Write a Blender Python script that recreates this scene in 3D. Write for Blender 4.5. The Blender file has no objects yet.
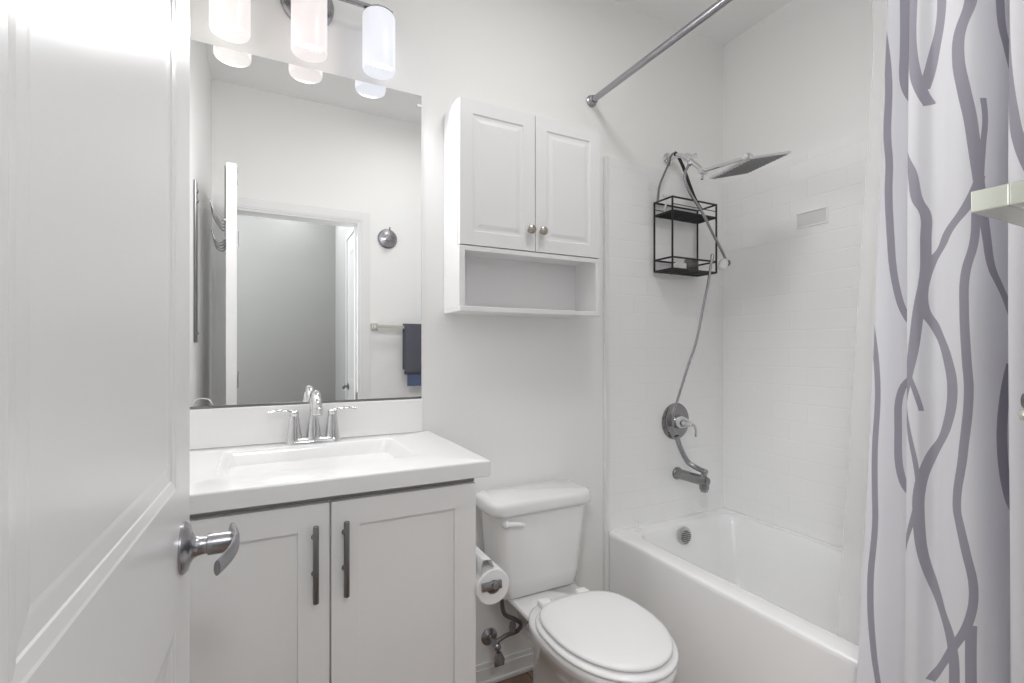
import bpy, bmesh, math, random
from mathutils import Vector, Matrix
PI = math.pi
random.seed(4)
S = bpy.context.scene
COL = S.collection

# ---------------------------------------------------------------- camera
cam_d = bpy.data.cameras.new('camera'); cam = bpy.data.objects.new('camera', cam_d); COL.objects.link(cam)
cam_d.sensor_width = 36; cam_d.lens = 36*487/1024; cam_d.clip_start = 0.01
cam.location = (0, -1.65, 1.23)
cam.rotation_euler = (math.radians(90), 0, -math.radians(27.2))
cam_d.shift_y = 8.5/1024
S.camera = cam
# ---------------------------------------------------------------- world, lights, exposure
w = bpy.data.worlds.new('world'); S.world = w; w.use_nodes = True
w.node_tree.nodes['Background'].inputs[0].default_value = (0.9, 0.95, 1, 1)
w.node_tree.nodes['Background'].inputs[1].default_value = 0.3
S.view_settings.view_transform = 'Standard'; S.view_settings.look = 'None'
S.view_settings.exposure = .05; S.view_settings.gamma = 1; S.view_settings.use_curve_mapping = False
CEIL_W, HALL_W, SIDE_FILL_W, SHADE_E, BULB_W, HALL2_W = 5.4, 23.0, 22.0, .46, 2.9, 8.5
S.cycles.max_bounces = 16; S.cycles.diffuse_bounces = 10; S.cycles.glossy_bounces = 6

def area_light(name, loc, size, watts, color, rot=(0, 0, 0)):
    d = bpy.data.lights.new(name, 'AREA'); d.shape = 'DISK'; d.size = size; d.energy = watts; d.color = color
    o = bpy.data.objects.new(name, d); o.location = loc; o.rotation_euler = rot; COL.objects.link(o); return o
area_light('ceiling_light_lamp', (.84, -.80, 2.655), .30, CEIL_W, (1, .99, .975))
aim = lambda a, b: (Vector(b)-Vector(a)).to_track_quat('-Z', 'Y').to_euler()
area_light('hall_fill_lamp', (-.70, -2.35, 2.52), .3, HALL_W, (.98, .99, 1), aim((-.70, -2.35, 2.52), (1.1, -.9, .8)))  # added fill lamp, aimed through the doorway at tub and curtain
area_light('hall_fill_lamp', (.20, -2.60, 2.52), .3, HALL2_W, (.98, .99, 1), aim((.20, -2.60, 2.52), (.25, -.6, .7)))  # second added fill lamp, aimed through the doorway at the vanity front
hw = area_light('hall_daylight_fill', (-1.17, -2.15, 1.45), 1.0, SIDE_FILL_W, (.93, .96, 1), (0, -PI/2, 0)); hw.data.shape = 'RECTANGLE'; hw.data.size = 1.3; hw.data.size_y = .9  # added cool fill from the unseen hall end; no window is built

# ---------------------------------------------------------------- materials
def mat(name, col, rough=.5, metal=0, bump=0, bscale=200, spec=.5, emis=None, estr=0, trans=0, coat=0, vary=0):
    m = bpy.data.materials.new(name); m.use_nodes = True
    nt = m.node_tree; b = nt.nodes['Principled BSDF']
    b.inputs['Base Color'].default_value = (*col, 1); b.inputs['Roughness'].default_value = rough
    b.inputs['Metallic'].default_value = metal; b.inputs['Specular IOR Level'].default_value = spec
    b.inputs['Transmission Weight'].default_value = trans; b.inputs['Coat Weight'].default_value = coat
    if emis:
        b.inputs['Emission Color'].default_value = (*emis, 1); b.inputs['Emission Strength'].default_value = estr
    tc = nt.nodes.new('ShaderNodeTexCoord')
    n = nt.nodes.new('ShaderNodeTexNoise'); n.inputs['Scale'].default_value = bscale; n.inputs['Detail'].default_value = 3
    nt.links.new(tc.outputs['Object'], n.inputs['Vector'])
    if bump:
        bp = nt.nodes.new('ShaderNodeBump'); bp.inputs['Strength'].default_value = bump; bp.inputs['Distance'].default_value = .001
        nt.links.new(n.outputs['Fac'], bp.inputs['Height']); nt.links.new(bp.outputs['Normal'], b.inputs['Normal'])
    if vary:
        mx = nt.nodes.new('ShaderNodeMix'); mx.data_type = 'RGBA'
        mx.inputs[6].default_value = (*col, 1); mx.inputs[7].default_value = (*[c*(1-vary) for c in col], 1)
        nt.links.new(n.outputs['Fac'], mx.inputs[0]); nt.links.new(mx.outputs[2], b.inputs['Base Color'])
    return m

M = {}
M['wall'] = mat('painted_wall', (.88, .88, .87), .55, bump=.25, bscale=160)
M['ceil'] = mat('painted_ceiling', (.88, .88, .875), .7, bump=.3, bscale=120)
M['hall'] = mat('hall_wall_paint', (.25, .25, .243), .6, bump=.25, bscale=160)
M['trim'] = mat('white_trim_paint', (.82, .82, .815), .3)
M['door'] = mat('white_door_gloss', (.77, .77, .77), .27, bump=.04, bscale=45, spec=.4)
M['cab'] = mat('white_cabinet_lacquer', (.84, .84, .845), .35)
M['van'] = mat('vanity_pale_grey_paint', (.87, .87, .87), .38)
M['top'] = mat('cultured_marble_top', (.86, .86, .86), .12, coat=.3)
M['porc'] = mat('white_porcelain', (.82, .82, .82), .09, coat=.5)
M['seat'] = mat('white_seat_plastic', (.84, .84, .84), .2)
M['tub'] = mat('white_tub_acrylic', (.9, .9, .9), .13, coat=.3)
M['chrome'] = mat('polished_chrome', (.75, .75, .76), .08, 1)
M['nick'] = mat('brushed_nickel', (.40, .40, .42), .26, 1, bump=.1, bscale=400)
M['dnick'] = mat('dark_brushed_steel', (.24, .24, .24), .3, 1)
M['brass'] = mat('aged_nickel_knob', (.45, .42, .36), .25, 1)
M['black'] = mat('black_wire_coating', (.012, .012, .013), .35)
M['mirror'] = mat('mirror_silver', (.93, .94, .94), .0, 1)
M['paper'] = mat('tissue_paper', (.86, .86, .86), .9, bump=.4, bscale=300)
M['card'] = mat('cardboard_core', (.5, .44, .36), .9)
M['towel'] = mat('blue_grey_terry', (.13, .135, .165), .95, bump=1, bscale=500, vary=.3)
M['towel2'] = mat('blue_towel_band', (.10, .14, .24), .9, bump=1, bscale=500)
M['dark'] = mat('shadow_line_grey', (.35, .35, .35), .6)  # grey that paints in the shadow below the countertop
M['glassy'] = mat('clear_plastic', (.8, .82, .84), .15, spec=.6)
M['sponge'] = mat('dark_bath_sponge', (.30, .30, .30), .8, bump=1, bscale=50, vary=.99)
M['rubber'] = mat('grey_nozzle_rubber', (.22, .22, .225), .5)
M['braid'] = mat('braided_steel', (.20, .20, .20), .35, 1, bump=.6, bscale=900)
M['cream'] = mat('pale_champagne_metal', (.68, .70, .62), .25, .5)
SHADE_COL = {'left': (1, .975, .955), 'mid': (1, .955, .95), 'right': (.95, .965, 1)}
SHADE_BASE = {'left': (.66, .63, .61), 'mid': (.66, .60, .595), 'right': (.60, .62, .70)}
for k, c in SHADE_COL.items():
    M['shade_'+k] = mat('frosted_shade_'+k, SHADE_BASE[k], .3, emis=c, estr=SHADE_E)
M['plate'] = mat('pale_grey_plate', (.70, .70, .70), .3)
M['noz'] = mat('light_grey_nozzle_plate', (.62, .62, .62), .35)
M['satin'] = mat('satin_chrome', (.62, .62, .62), .3, 1)
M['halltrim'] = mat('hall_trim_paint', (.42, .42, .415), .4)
M['dchrome'] = mat('smoky_chrome', (.30, .30, .30), .14, 1)
M['bulb'] = mat('ceiling_diffuser', (.9, .9, .9), .4, emis=(1, .985, .96), estr=1.0)

def tile_mat():
    m = mat('moulded_subway_tile', (.9, .9, .9), .14, coat=.2); nt = m.node_tree; b = nt.nodes['Principled BSDF']
    tc = nt.nodes.new('ShaderNodeTexCoord'); sep = nt.nodes.new('ShaderNodeSeparateXYZ'); cmb = nt.nodes.new('ShaderNodeCombineXYZ')
    add = nt.nodes.new('ShaderNodeMath'); add.operation = 'ADD'
    nt.links.new(tc.outputs['Object'], sep.inputs[0]); nt.links.new(sep.outputs[0], add.inputs[0]); nt.links.new(sep.outputs[1], add.inputs[1])
    nt.links.new(add.outputs[0], cmb.inputs[0]); nt.links.new(sep.outputs[2], cmb.inputs[1])
    br = nt.nodes.new('ShaderNodeTexBrick'); br.inputs['Scale'].default_value = 1
    br.inputs['Brick Width'].default_value = .155; br.inputs['Row Height'].default_value = .0775
    br.inputs['Mortar Size'].default_value = .0035; br.inputs['Mortar Smooth'].default_value = 1
    nt.links.new(cmb.outputs[0], br.inputs['Vector'])
    bp = nt.nodes.new('ShaderNodeBump'); bp.inputs['Strength'].default_value = .35; bp.inputs['Distance'].default_value = .002; bp.invert = True
    nt.links.new(br.outputs['Fac'], bp.inputs['Height']); nt.links.new(bp.outputs['Normal'], b.inputs['Normal'])
    return m
M['tile'] = tile_mat()

def floor_mat():
    m = mat('brown_wood_vinyl', (.2, .1, .06), .4); nt = m.node_tree; b = nt.nodes['Principled BSDF']
    tc = nt.nodes.new('ShaderNodeTexCoord'); mp = nt.nodes.new('ShaderNodeMapping'); mp.inputs['Scale'].default_value = (3, 30, 1)
    n = nt.nodes.new('ShaderNodeTexNoise'); n.inputs['Scale'].default_value = 2; n.inputs['Detail'].default_value = 6
    r = nt.nodes.new('ShaderNodeValToRGB'); r.color_ramp.elements[0].color = (.13, .08, .055, 1); r.color_ramp.elements[1].color = (.36, .25, .18, 1)
    nt.links.new(tc.outputs['Object'], mp.inputs[0]); nt.links.new(mp.outputs[0], n.inputs['Vector']); nt.links.new(n.outputs['Fac'], r.inputs[0])
    br = nt.nodes.new('ShaderNodeTexBrick'); br.inputs['Scale'].default_value = 1; br.inputs['Brick Width'].default_value = .9
    br.inputs['Row Height'].default_value = .15; br.inputs['Mortar Size'].default_value = .002
    nt.links.new(tc.outputs['Object'], br.inputs['Vector'])
    mx = nt.nodes.new('ShaderNodeMix'); mx.data_type = 'RGBA'; mx.inputs[7].default_value = (.03, .02, .015, 1)
    nt.links.new(br.outputs['Fac'], mx.inputs[0]); nt.links.new(r.outputs[0], mx.inputs[6]); nt.links.new(mx.outputs[2], b.inputs['Base Color'])
    return m
M['floor'] = floor_mat()

# ---------------------------------------------------------------- mesh helpers
def catmull(pts, n=8):
    pts = [Vector(p) for p in pts]; out = []
    P = [pts[0]*2-pts[1]] + pts + [pts[-1]*2-pts[-2]]
    for i in range(1, len(P)-2):
        a, b, c, d = P[i-1], P[i], P[i+1], P[i+2]
        for k in range(n):
            t = k/n
            out.append(.5*((2*b)+(-a+c)*t+(2*a-5*b+4*c-d)*t*t+(-a+3*b-3*c+d)*t**3))
    out.append(pts[-1]); return out

def rrect(cx, cy, hx, hy, r, n=6):
    r = min(r, hx*.999, hy*.999); pts = []
    for (sx, sy, a0) in ((1, 1, 0), (-1, 1, 90), (-1, -1, 180), (1, -1, 270)):
        for k in range(n+1):
            a = math.radians(a0+90*k/n)
            pts.append((cx+sx*(hx-r)+r*math.cos(a), cy+sy*(hy-r)+r*math.sin(a)))
    return pts

def egg(cx, yb, yf, hx, pb=2.6, pf=2.0, n=48):
    """toilet plan outline; widest point nearer the back"""
    ym = yb+(yf-yb)*.45; out = []
    for k in range(n):
        t = 2*PI*k/n; c, s = math.cos(t), math.sin(t)
        p = pb if s > 0 else pf
        x = hx*math.copysign(abs(c)**(2/p), c); L = (yb-ym) if s > 0 else (ym-yf)
        out.append((cx+x, ym+L*math.copysign(abs(s)**(2/p), s)))
    return out

class MB:
    def __init__(s): s.bm = bmesh.new()
    def _faces(s, vs, quads):
        fs = []
        for q in quads:
            try: fs.append(s.bm.faces.new([vs[i] for i in q]))
            except ValueError: pass
        return fs
    def box(s, x0, x1, y0, y1, z0, z1, bev=0, seg=2, M4=None):
        t = bmesh.new()
        x0, x1 = sorted((x0, x1)); y0, y1 = sorted((y0, y1)); z0, z1 = sorted((z0, z1))
        bmesh.ops.create_cube(t, size=1, matrix=Matrix.Translation(((x0+x1)/2, (y0+y1)/2, (z0+z1)/2)) @ Matrix.Diagonal((x1-x0, y1-y0, z1-z0, 1)))
        if bev: bmesh.ops.bevel(t, geom=t.edges[:], offset=bev, segments=seg, affect='EDGES', profile=.5, clamp_overlap=True)
        if M4 is not None: t.transform(M4)
        me = bpy.data.meshes.new('t'); t.to_mesh(me); t.free(); s.bm.from_mesh(me); bpy.data.meshes.remove(me); return s
    def loft(s, loops, cap0=True, cap1=True, closed=True):
        rows = [[s.bm.verts.new(p) for p in L] for L in loops]; n = len(rows[0])
        for a, b in zip(rows[:-1], rows[1:]):
            for i in range(n if closed else n-1):
                j = (i+1) % n
                try: s.bm.faces.new((a[i], a[j], b[j], b[i]))
                except ValueError: pass
        if cap0: s.bm.faces.new(rows[0][::-1])
        if cap1: s.bm.faces.new(rows[-1])
        return s
    def zloft(s, secs, **k):      # secs: (list of xy, z)
        return s.loft([[(x, y, z) for x, y in L] for L, z in secs], **k)
    def tube(s, pts, r, seg=12, smooth=0, flat=None, up=None):
        pts = catmull(pts, smooth) if smooth else [Vector(p) for p in pts]
        n = len(pts); loops = []; prev = None
        for i, p in enumerate(pts):
            t = (pts[min(i+1, n-1)]-pts[max(i-1, 0)]).normalized()
            if prev is None:
                u = Vector(up) if up else (Vector((0, 0, 1)) if abs(t.z) < .9 else Vector((1, 0, 0)))
            else: u = prev
            u = (u-t*u.dot(t)).normalized(); prev = u; v = t.cross(u)
            rr = r[0]+(r[1]-r[0])*i/(n-1) if isinstance(r, tuple) else r
            ru = rr*(flat if flat else 1)
            loops.append([p+u*ru*math.cos(2*PI*k/seg)+v*rr*math.sin(2*PI*k/seg) for k in range(seg)])
        return s.loft(loops)
    def lathe(s, prof, o, axis=(0, 0, 1), seg=32):   # prof: (radius, distance along axis)
        o = Vector(o); a = Vector(axis).normalized(); u = a.orthogonal().normalized(); v = a.cross(u)
        return s.loft([[o+a*h+u*r*math.cos(2*PI*k/seg)+v*r*math.sin(2*PI*k/seg) for k in range(seg)] for r, h in prof])
    def ring(s, c, axis, R, r, seg=28, seg2=8):
        c = Vector(c); a = Vector(axis).normalized(); u = a.orthogonal().normalized(); v = a.cross(u); L = []
        for i in range(seg+1):
            t = 2*PI*i/seg; d = u*math.cos(t)+v*math.sin(t)
            L.append([c+d*(R+r*math.cos(2*PI*k/seg2))+a*r*math.sin(2*PI*k/seg2) for k in range(seg2)])
        return s.loft(L, cap0=False, cap1=False)
    def slab(s, O, U, V, N, W, H, T, panels, prof):
        """door leaf: corner O, spans U*W and V*H, face towards N, thickness T, with profiled panels"""
        O, U, V, N = map(Vector, (O, U, V, N)); f = lambda u, v, d: O+U*u+V*v-N*d
        us = sorted({0, W, *[p[0] for p in panels], *[p[1] for p in panels]}); vs = sorted({0, H, *[p[2] for p in panels], *[p[3] for p in panels]})
        def quad(*c): s.bm.faces.new([s.bm.verts.new(x) for x in c])
        for a, b in zip(us[:-1], us[1:]):
            for c, d in zip(vs[:-1], vs[1:]):
                m, n = (a+b)/2, (c+d)/2
                if any(p[0] < m < p[1] and p[2] < n < p[3] for p in panels): continue
                quad(f(a, c, 0), f(b, c, 0), f(b, d, 0), f(a, d, 0))
        for (a, b, c, d) in panels:
            s.loft([[f(a+i, c+i, e), f(b-i, c+i, e), f(b-i, d-i, e), f(a+i, d-i, e)] for i, e in prof], cap0=False, cap1=True)
        quad(f(0, 0, 0), f(0, 0, T), f(W, 0, T), f(W, 0, 0)); quad(f(0, H, 0), f(W, H, 0), f(W, H, T), f(0, H, T))
        quad(f(0, 0, 0), f(0, H, 0), f(0, H, T), f(0, 0, T)); quad(f(W, 0, 0), f(W, 0, T), f(W, H, T), f(W, H, 0))
        quad(f(0, 0, T), f(0, H, T), f(W, H, T), f(W, 0, T))
        bmesh.ops.remove_doubles(s.bm, verts=s.bm.verts[:], dist=1e-5)
        return s
    def build(s, name, m, parent=None, base=None, smooth=True, angle=35):
        root = Vector((0, 0, 0)); p = parent
        while p: root += p.location; p = p.parent
        off = Vector(base) if base is not None else Vector((0, 0, 0))
        s.bm.transform(Matrix.Translation(-(root+off)))
        bmesh.ops.recalc_face_normals(s.bm, faces=s.bm.faces[:])
        me = bpy.data.meshes.new(name); s.bm.to_mesh(me); s.bm.free()
        me.materials.append(M[m] if isinstance(m, str) else m)
        if smooth:
            me.shade_smooth() if hasattr(me, 'shade_smooth') else None
            try: me.set_sharp_from_angle(angle=math.radians(angle))
            except Exception: pass
        o = bpy.data.objects.new(name, me); COL.objects.link(o); o.parent = parent; o.location = off
        return o

def tag(o, label, cat, group=None):
    o['label'] = label; o['category'] = cat
    if group: o['group'] = group
    return o
def thing(name, label, cat, loc, group=None):
    o = bpy.data.objects.new(name, None); o.empty_display_size = .05; o.location = loc; COL.objects.link(o)
    return tag(o, label, cat, group)
def struct(name, mb, m, **k):
    o = mb.build(name, m, **k); o['kind'] = 'structure'; return o

# ================================================================ ROOM SHELL
XL, XR, YB, YF, ZC = -.245, 2.012, 0.0, -1.50, 2.72      # left, right, mirror wall, door wall, ceiling
OX0, OX1, OZ = -.165, .545, 2.03                         # doorway
struct('floor', MB().box(XL-.1, XR+.1, -2.9, .1, -.05, 0), 'floor', smooth=False)
struct('ceiling', MB().box(XL-.1, XR+.1, -2.9, .1, ZC, ZC+.05), 'ceil', smooth=False)
struct('wall_back', MB().box(XL-.1, XR+.1, YB, YB+.1, 0, ZC), 'wall', smooth=False)
struct('wall_left', MB().box(XL-.1, XL, -1.62, YB, 0, ZC), 'wall', smooth=False)
struct('wall_right', MB().box(XR, XR+.1, -1.62, YB, 0, ZC), 'wall', smooth=False)
struct('wall_front', MB().box(XL, OX0, YF-.12, YF, 0, ZC).box(OX1, XR, YF-.12, YF, 0, ZC).box(OX0, OX1, YF-.12, YF, OZ, ZC), 'wall', smooth=False)
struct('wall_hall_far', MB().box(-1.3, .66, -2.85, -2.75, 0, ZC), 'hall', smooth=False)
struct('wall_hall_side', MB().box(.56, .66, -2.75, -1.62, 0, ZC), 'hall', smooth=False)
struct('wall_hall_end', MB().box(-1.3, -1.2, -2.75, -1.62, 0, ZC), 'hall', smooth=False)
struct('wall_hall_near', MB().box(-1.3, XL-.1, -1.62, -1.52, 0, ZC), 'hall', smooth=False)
struct('floor_hall', MB().box(-1.3, XL-.1, -2.9, -1.5, -.05, 0), 'floor', smooth=False)
struct('ceiling_hall', MB().box(-1.3, XL-.1, -2.9, -1.5, ZC, ZC+.05), 'ceil', smooth=False)
# doorway casing and jamb
tr = MB()
cw = .06
for (a, b) in ((OX0-cw, OX0), (OX1+.004, OX1+cw)):
    if a < XL: a = XL+.002
    tr.box(a, b, YF, YF+.006, 0, OZ+cw, .001); tr.box(a+(.0 if a < .2 else .010), b-(.010 if a < .2 else 0), YF+.006, YF+.009, 0, OZ+cw-.010, .001)
tr.box(OX0, OX1+.004, YF, YF+.006, OZ, OZ+cw, .001); tr.box(OX0, OX1+.014, YF+.006, YF+.009, OZ+.010, OZ+cw-.010, .001)
struct('trim_1', tr, 'trim', smooth=False)
struct('trim_2', MB().box(OX0, OX0+.012, YF-.12, YF, 0, OZ).box(OX1-.012, OX1, YF-.12, YF, 0, OZ).box(OX0+.012, OX1-.012, YF-.12, YF, OZ-.012, OZ)
       .box(OX1-.022, OX1-.012, YF-.08, YF-.045, 0, OZ-.012), 'trim', smooth=False)
def baseboard(name, x0, x1, y0, y1, ax, sgn):
    b = MB()
    if ax == 'x': b.box(x0, x1, y0, y0+sgn*.014, 0, .058, .002).box(x0, x1, y0, y0+sgn*.008, .058, .074, .002).box(x0, x1, y0+sgn*.014, y0+sgn*.024, 0, .016, .004)
    else: b.box(x0, x0+sgn*.014, y0, y1, 0, .058, .002).box(x0, x0+sgn*.008, y0, y1, .058, .074, .002)
    struct(name, b, 'trim', smooth=False)
baseboard('baseboard_back', .49, 1.28, 0, 0, 'x', -1)
baseboard('baseboard_front', OX1+cw, 1.29, YF, 0, 'x', 1)
# hall side door, seen in the mirror through the doorway
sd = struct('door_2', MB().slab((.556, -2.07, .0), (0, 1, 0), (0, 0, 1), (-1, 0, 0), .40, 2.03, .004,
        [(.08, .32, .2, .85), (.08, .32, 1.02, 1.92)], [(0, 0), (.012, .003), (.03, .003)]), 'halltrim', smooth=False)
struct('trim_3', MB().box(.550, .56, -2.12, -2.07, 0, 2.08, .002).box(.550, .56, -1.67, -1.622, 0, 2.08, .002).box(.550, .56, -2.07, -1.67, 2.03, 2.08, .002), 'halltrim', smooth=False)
kn = MB().lathe([(.022, 0), (.022, .004), (.008, .007), (.008, .02), (.018, .025), (.02, .033), (.014, .04), (.002, .042)], (.552, -2.01, .97), (-1, 0, 0)).build('door_knob', 'dnick', sd)

# ================================================================ OPEN BATHROOM DOOR (foreground, left)
DE = Vector((-.0961, -.780, 0)); DH = Vector((-.122, -1.447, 0))
dU = (DE-DH).normalized(); dN = Vector((dU.y, -dU.x, 0))   # towards the toilet side
DW = (DE-DH).length
O = DH+Vector((0, 0, .012))
prof = [(0, 0), (.003, .0008), (.014, .0022), (.0155, .0034), (.031, .0040), (.036, .0044)]
pans = [(.140, DW-.099, 1.046, 1.90), (.149, DW-.099, .20, .864)]
pans = [(a, b, c-.012, d-.012) for a, b, c, d in pans]
dr = MB().slab(O, dU, (0, 0, 1), dN, DW, 2.025, .020, pans, prof)
dr.slab(O-dN*.040, dU, (0, 0, 1), -dN, DW, 2.025, .020, pans, prof)
door = dr.build('door_1', 'door', smooth=False); door['kind'] = 'structure'
# latch set
hp = DE-dU*.056+Vector((0, 0, .954))
hd = MB().lathe([(.0355, 0), (.0355, .003), (.032, .007), (.022, .010), (.016, .014), (.0135, .020), (.0125, .026), (.0125, .030)], hp, dN, 40).build('door_handle', 'nick', door)
lv = MB().lathe([(.0125, .030), (.0150, .031), (.0150, .058), (.0135, .062)], hp, dN, 32)
def lever_loops():
    out = []; n = 14
    for i in range(n+1):
        t = i/n
        c = hp + dN*(.060+.010*math.sin(t*PI*.9)-.012*t*t) - dU*(-.012+.100*t) + Vector((0, 0, .008-.010*t*t))
        w_, h_ = .0055*(1-.3*t), .0150-.005*t
        out.append([c+dN*(w_*math.cos(a))+Vector((0, 0, h_*math.sin(a))) for a in [2*PI*k/16 for k in range(16)]])
    return out
lv.loft(lever_loops()); lv.build('lever', 'nick', hd)
hb = MB().lathe([(.0355, 0), (.0355, .003), (.032, .007), (.016, .014), (.0125, .026), (.0125, .045), (.002, .05)], hp-dN*.040, -dN, 32).build('door_handle', 'nick', door)
le = DE-dN*.020+Vector((0, 0, .954))
MB().box(-.0115, .0115, -.001, .0016, -.028, .028, .001, M4=Matrix.Translation(le) @ Matrix(((dN.x, dU.x, 0, 0), (dN.y, dU.y, 0, 0), (0, 0, 1, 0), (0, 0, 0, 1)))).build('latch_plate', 'nick', door)
for z in (.25, 1.02, 1.80):
    MB().lathe([(.006, 0), (.006, .09)], (DH.x+.002, DH.y-.006, z)).build('hinge', 'nick', door)
MB().box(OX1-.0145, OX1-.012, YF-.045, YF-.012, .905, .965, .001).build('strike_plate', 'dnick', bpy.data.objects['trim_2'])

# over-door hook rack on the far side of the door
hk = thing('over_door_hook_rack', 'steel wire hook rack hung over the top of the open door', 'hook rack', (DE.x-.04, DE.y-.12, 1.9))
o_ = lambda a, b, z: tuple(DE-dU*a-dN*(.040+b)+Vector((0, 0, z)))
MB().tube([o_(.05, .004, 1.80), o_(.30, .004, 1.80)], .004).tube([o_(.05, .004, 1.72), o_(.30, .004, 1.72)], .004).build('rail', 'nick', hk)
for a in (.08, .26):
    MB().tube([o_(a, .004, 1.71), o_(a, .004, 2.046), o_(a, -.018, 2.048), o_(a, -.040, 2.046), o_(a, -.040, 2.02)], .003, up=tuple(dU)).build('strap', 'dnick', hk)
for a in (.06, .13, .20, .27):
    MB().tube([o_(a, .004, 1.80), o_(a, .02, 1.80), o_(a, .048, 1.84), o_(a, .062, 1.885)], .0032, smooth=5)\
        .tube([o_(a, .004, 1.72), o_(a, .018, 1.70), o_(a, .042, 1.71), o_(a, .054, 1.75)], .0032, smooth=5).build('prong', 'dnick', hk)
# slim frame on the left wall
fr = thing('wall_rail', 'slim dark upright rail fixed to the left wall, glimpsed at left end of the mirror', 'wall rail', (XL, -.72, 1.26))
MB().box(XL+.001, XL+.010, -.745, -.695, 1.26, 1.92, .003).build('rail', 'dnick', fr, smooth=False)
for z in (1.30, 1.84, 1.88):
    MB().lathe([(.010, 0), (.010, .003), (.004, .005), (.001, .006)], (XL+.010, -.722, z), (1, 0, 0), 14).build('screw', 'nick', fr)

# ================================================================ MIRROR
mr = MB().box(XL+.003, .492, -.006, 0, 1.066, 2.11)
o = mr.build('wall_mirror', 'mirror', base=(.12, -.003, 1.066), smooth=False); tag(o, 'large frameless rectangular mirror on the wall above the vanity sink', 'mirror')
def clip(x, z, s):
    MB().box(x-.008, x+.008, -.009, -.0061, z-.007*s, z+.007*s, .001).build('clip', 'glassy', o)
clip(.484, 2.074, .7)
MB().box(XL+.003, .492, -.0085, -.0061, 1.063, 1.069, .0006).build('bottom_channel', 'dnick', o)

# ================================================================ VANITY
vx0, vx1, vf = XL+.022, .487, -.487
vn = thing('vanity_cabinet', 'pale grey vanity cabinet with two shaker doors and bar handles', 'cabinet', (.135, -.25, 0))
MB().box(vx0, vx1, -.487, -.004, .0, .905, .0015).build('body', 'van', vn, smooth=False)
sh = [(0, 0), (.0, .0), (.0015, .008), (.004, .008)]
for (a, b) in ((vx0+.003, .1325), (.1375, vx1-.003)):
    W_ = b-a; H_ = .892-.10
    MB().slab((a, vf-.020, .10), (1, 0, 0), (0, 0, 1), (0, -1, 0), W_, H_, .019, [((.056, W_-.063) if a < 0 else (.060, W_-.056))+(.064, H_-.057)], sh).build('door', 'van', vn, smooth=False)
doors = [c for c in vn.children if c.name.startswith('door')]
for d_, x in zip(doors, (.103, .166)):
    h = MB().lathe([(.0055, 0), (.0062, .001), (.0062, .164), (.0055, .165)], (x, vf-.046, .688), (0, 0, 1), 20)
    for z in (.742, .822): h.lathe([(.0075, 0), (.0045, .006), (.0045, .028)], (x, vf-.020, z), (0, -1, 0), 14)
    h.build('handle', 'dnick', d_)
MB().box(vx0, vx1, vf+.0, vf-.002, .893, .906).build('painted_shadow_line', 'dark', vn, smooth=False)  # thin grey strip, shade painted in between countertop lip and doors
# counter with integral basin and backsplash
ct = thing('bathroom_sink', 'glossy white vanity top with moulded rectangular basin and backsplash', 'sink', (.135, -.26, .907))
tx0, tx1, ty0, ty1, tz = XL+.003, .518, -.525, -.003, .950
bx, by, bhx, bhy = .137, -.245, .228, .146
c = MB(); oc = ((tx0+tx1)/2, (ty0+ty1)/2); oh = ((tx1-tx0)/2, (ty1-ty0)/2)
L = lambda cx, cy, hx, hy, r, z: ([p for p in rrect(cx, cy, hx, hy, r, 6)], z)
c.zloft([L(*oc, oh[0]-.002, oh[1]-.002, .004, .9095), L(*oc, *oh, .005, .9115), L(*oc, *oh, .005, tz-.004), L(*oc, oh[0]-.0015, oh[1]-.0015, .005, tz-.001),
         L(*oc, oh[0]-.005, oh[1]-.005, .005, tz), L(bx, by, bhx+.004, bhy+.004, .022, tz), L(bx, by, bhx, bhy, .02, tz-.002), L(bx, by, bhx-.006, bhy-.005, .02, tz-.012),
         L(bx, by, bhx-.022, bhy-.014, .03, tz-.075), L(bx, by, bhx-.034, bhy-.025, .035, tz-.097), L(bx, by, bhx-.06, bhy-.05, .035, tz-.106), L(bx, by-.0, .03, .03, .029, tz-.112)])
c.build('countertop', 'top', ct, angle=22)
MB().box(tx0, .492, -.022, -.001, tz, 1.062, .002).build('backsplash', 'top', ct, smooth=False)
MB().lathe([(.021, 0), (.021, .002), (.017, .003), (.0, .0032)], (bx, by, tz-.112)).build('drain', 'chrome', ct)

# faucet
fx, fy, fz = .140, -.058, .950
fc = thing('sink_faucet', 'chrome two-handle faucet with arched spout behind the sink basin', 'faucet', (fx, fy, fz))
MB().zloft([(rrect(fx, fy, .078, .026, .025, 8), fz), (rrect(fx, fy, .078, .026, .025, 8), fz+.006), (rrect(fx, fy, .072, .021, .02, 8), fz+.014), (rrect(fx, fy, .06, .014, .013, 8), fz+.018)]).build('base_plate', 'chrome', fc)
sp = MB().lathe([(.022, .012), (.0195, .04), (.0145, .075), (.0125, .085)], (fx, fy, fz), seg=28)
arc = [(fx, fy, fz+.07), (fx, fy, fz+.100), (fx, fy-.010, fz+.130), (fx, fy-.040, fz+.149), (fx, fy-.076, fz+.147), (fx, fy-.102, fz+.128), (fx, fy-.112, fz+.108)]
sp.tube(arc, (.0115, .0140), 20, smooth=6)
sp.lathe([(.0125, 0), (.0155, .003), (.0155, .018), (.011, .02)], (fx, fy-.111, fz+.114), (0, -.25, -1), 24)
sp.build('spout', 'chrome', fc)
MB().tube([(fx, fy+.018, fz+.012), (fx, fy+.018, fz+.07)], .002).lathe([(.003, 0), (.0045, .004), (.0045, .010), (.002, .012)], (fx, fy+.018, fz+.068)).build('lift_rod', 'chrome', fc)
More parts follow.
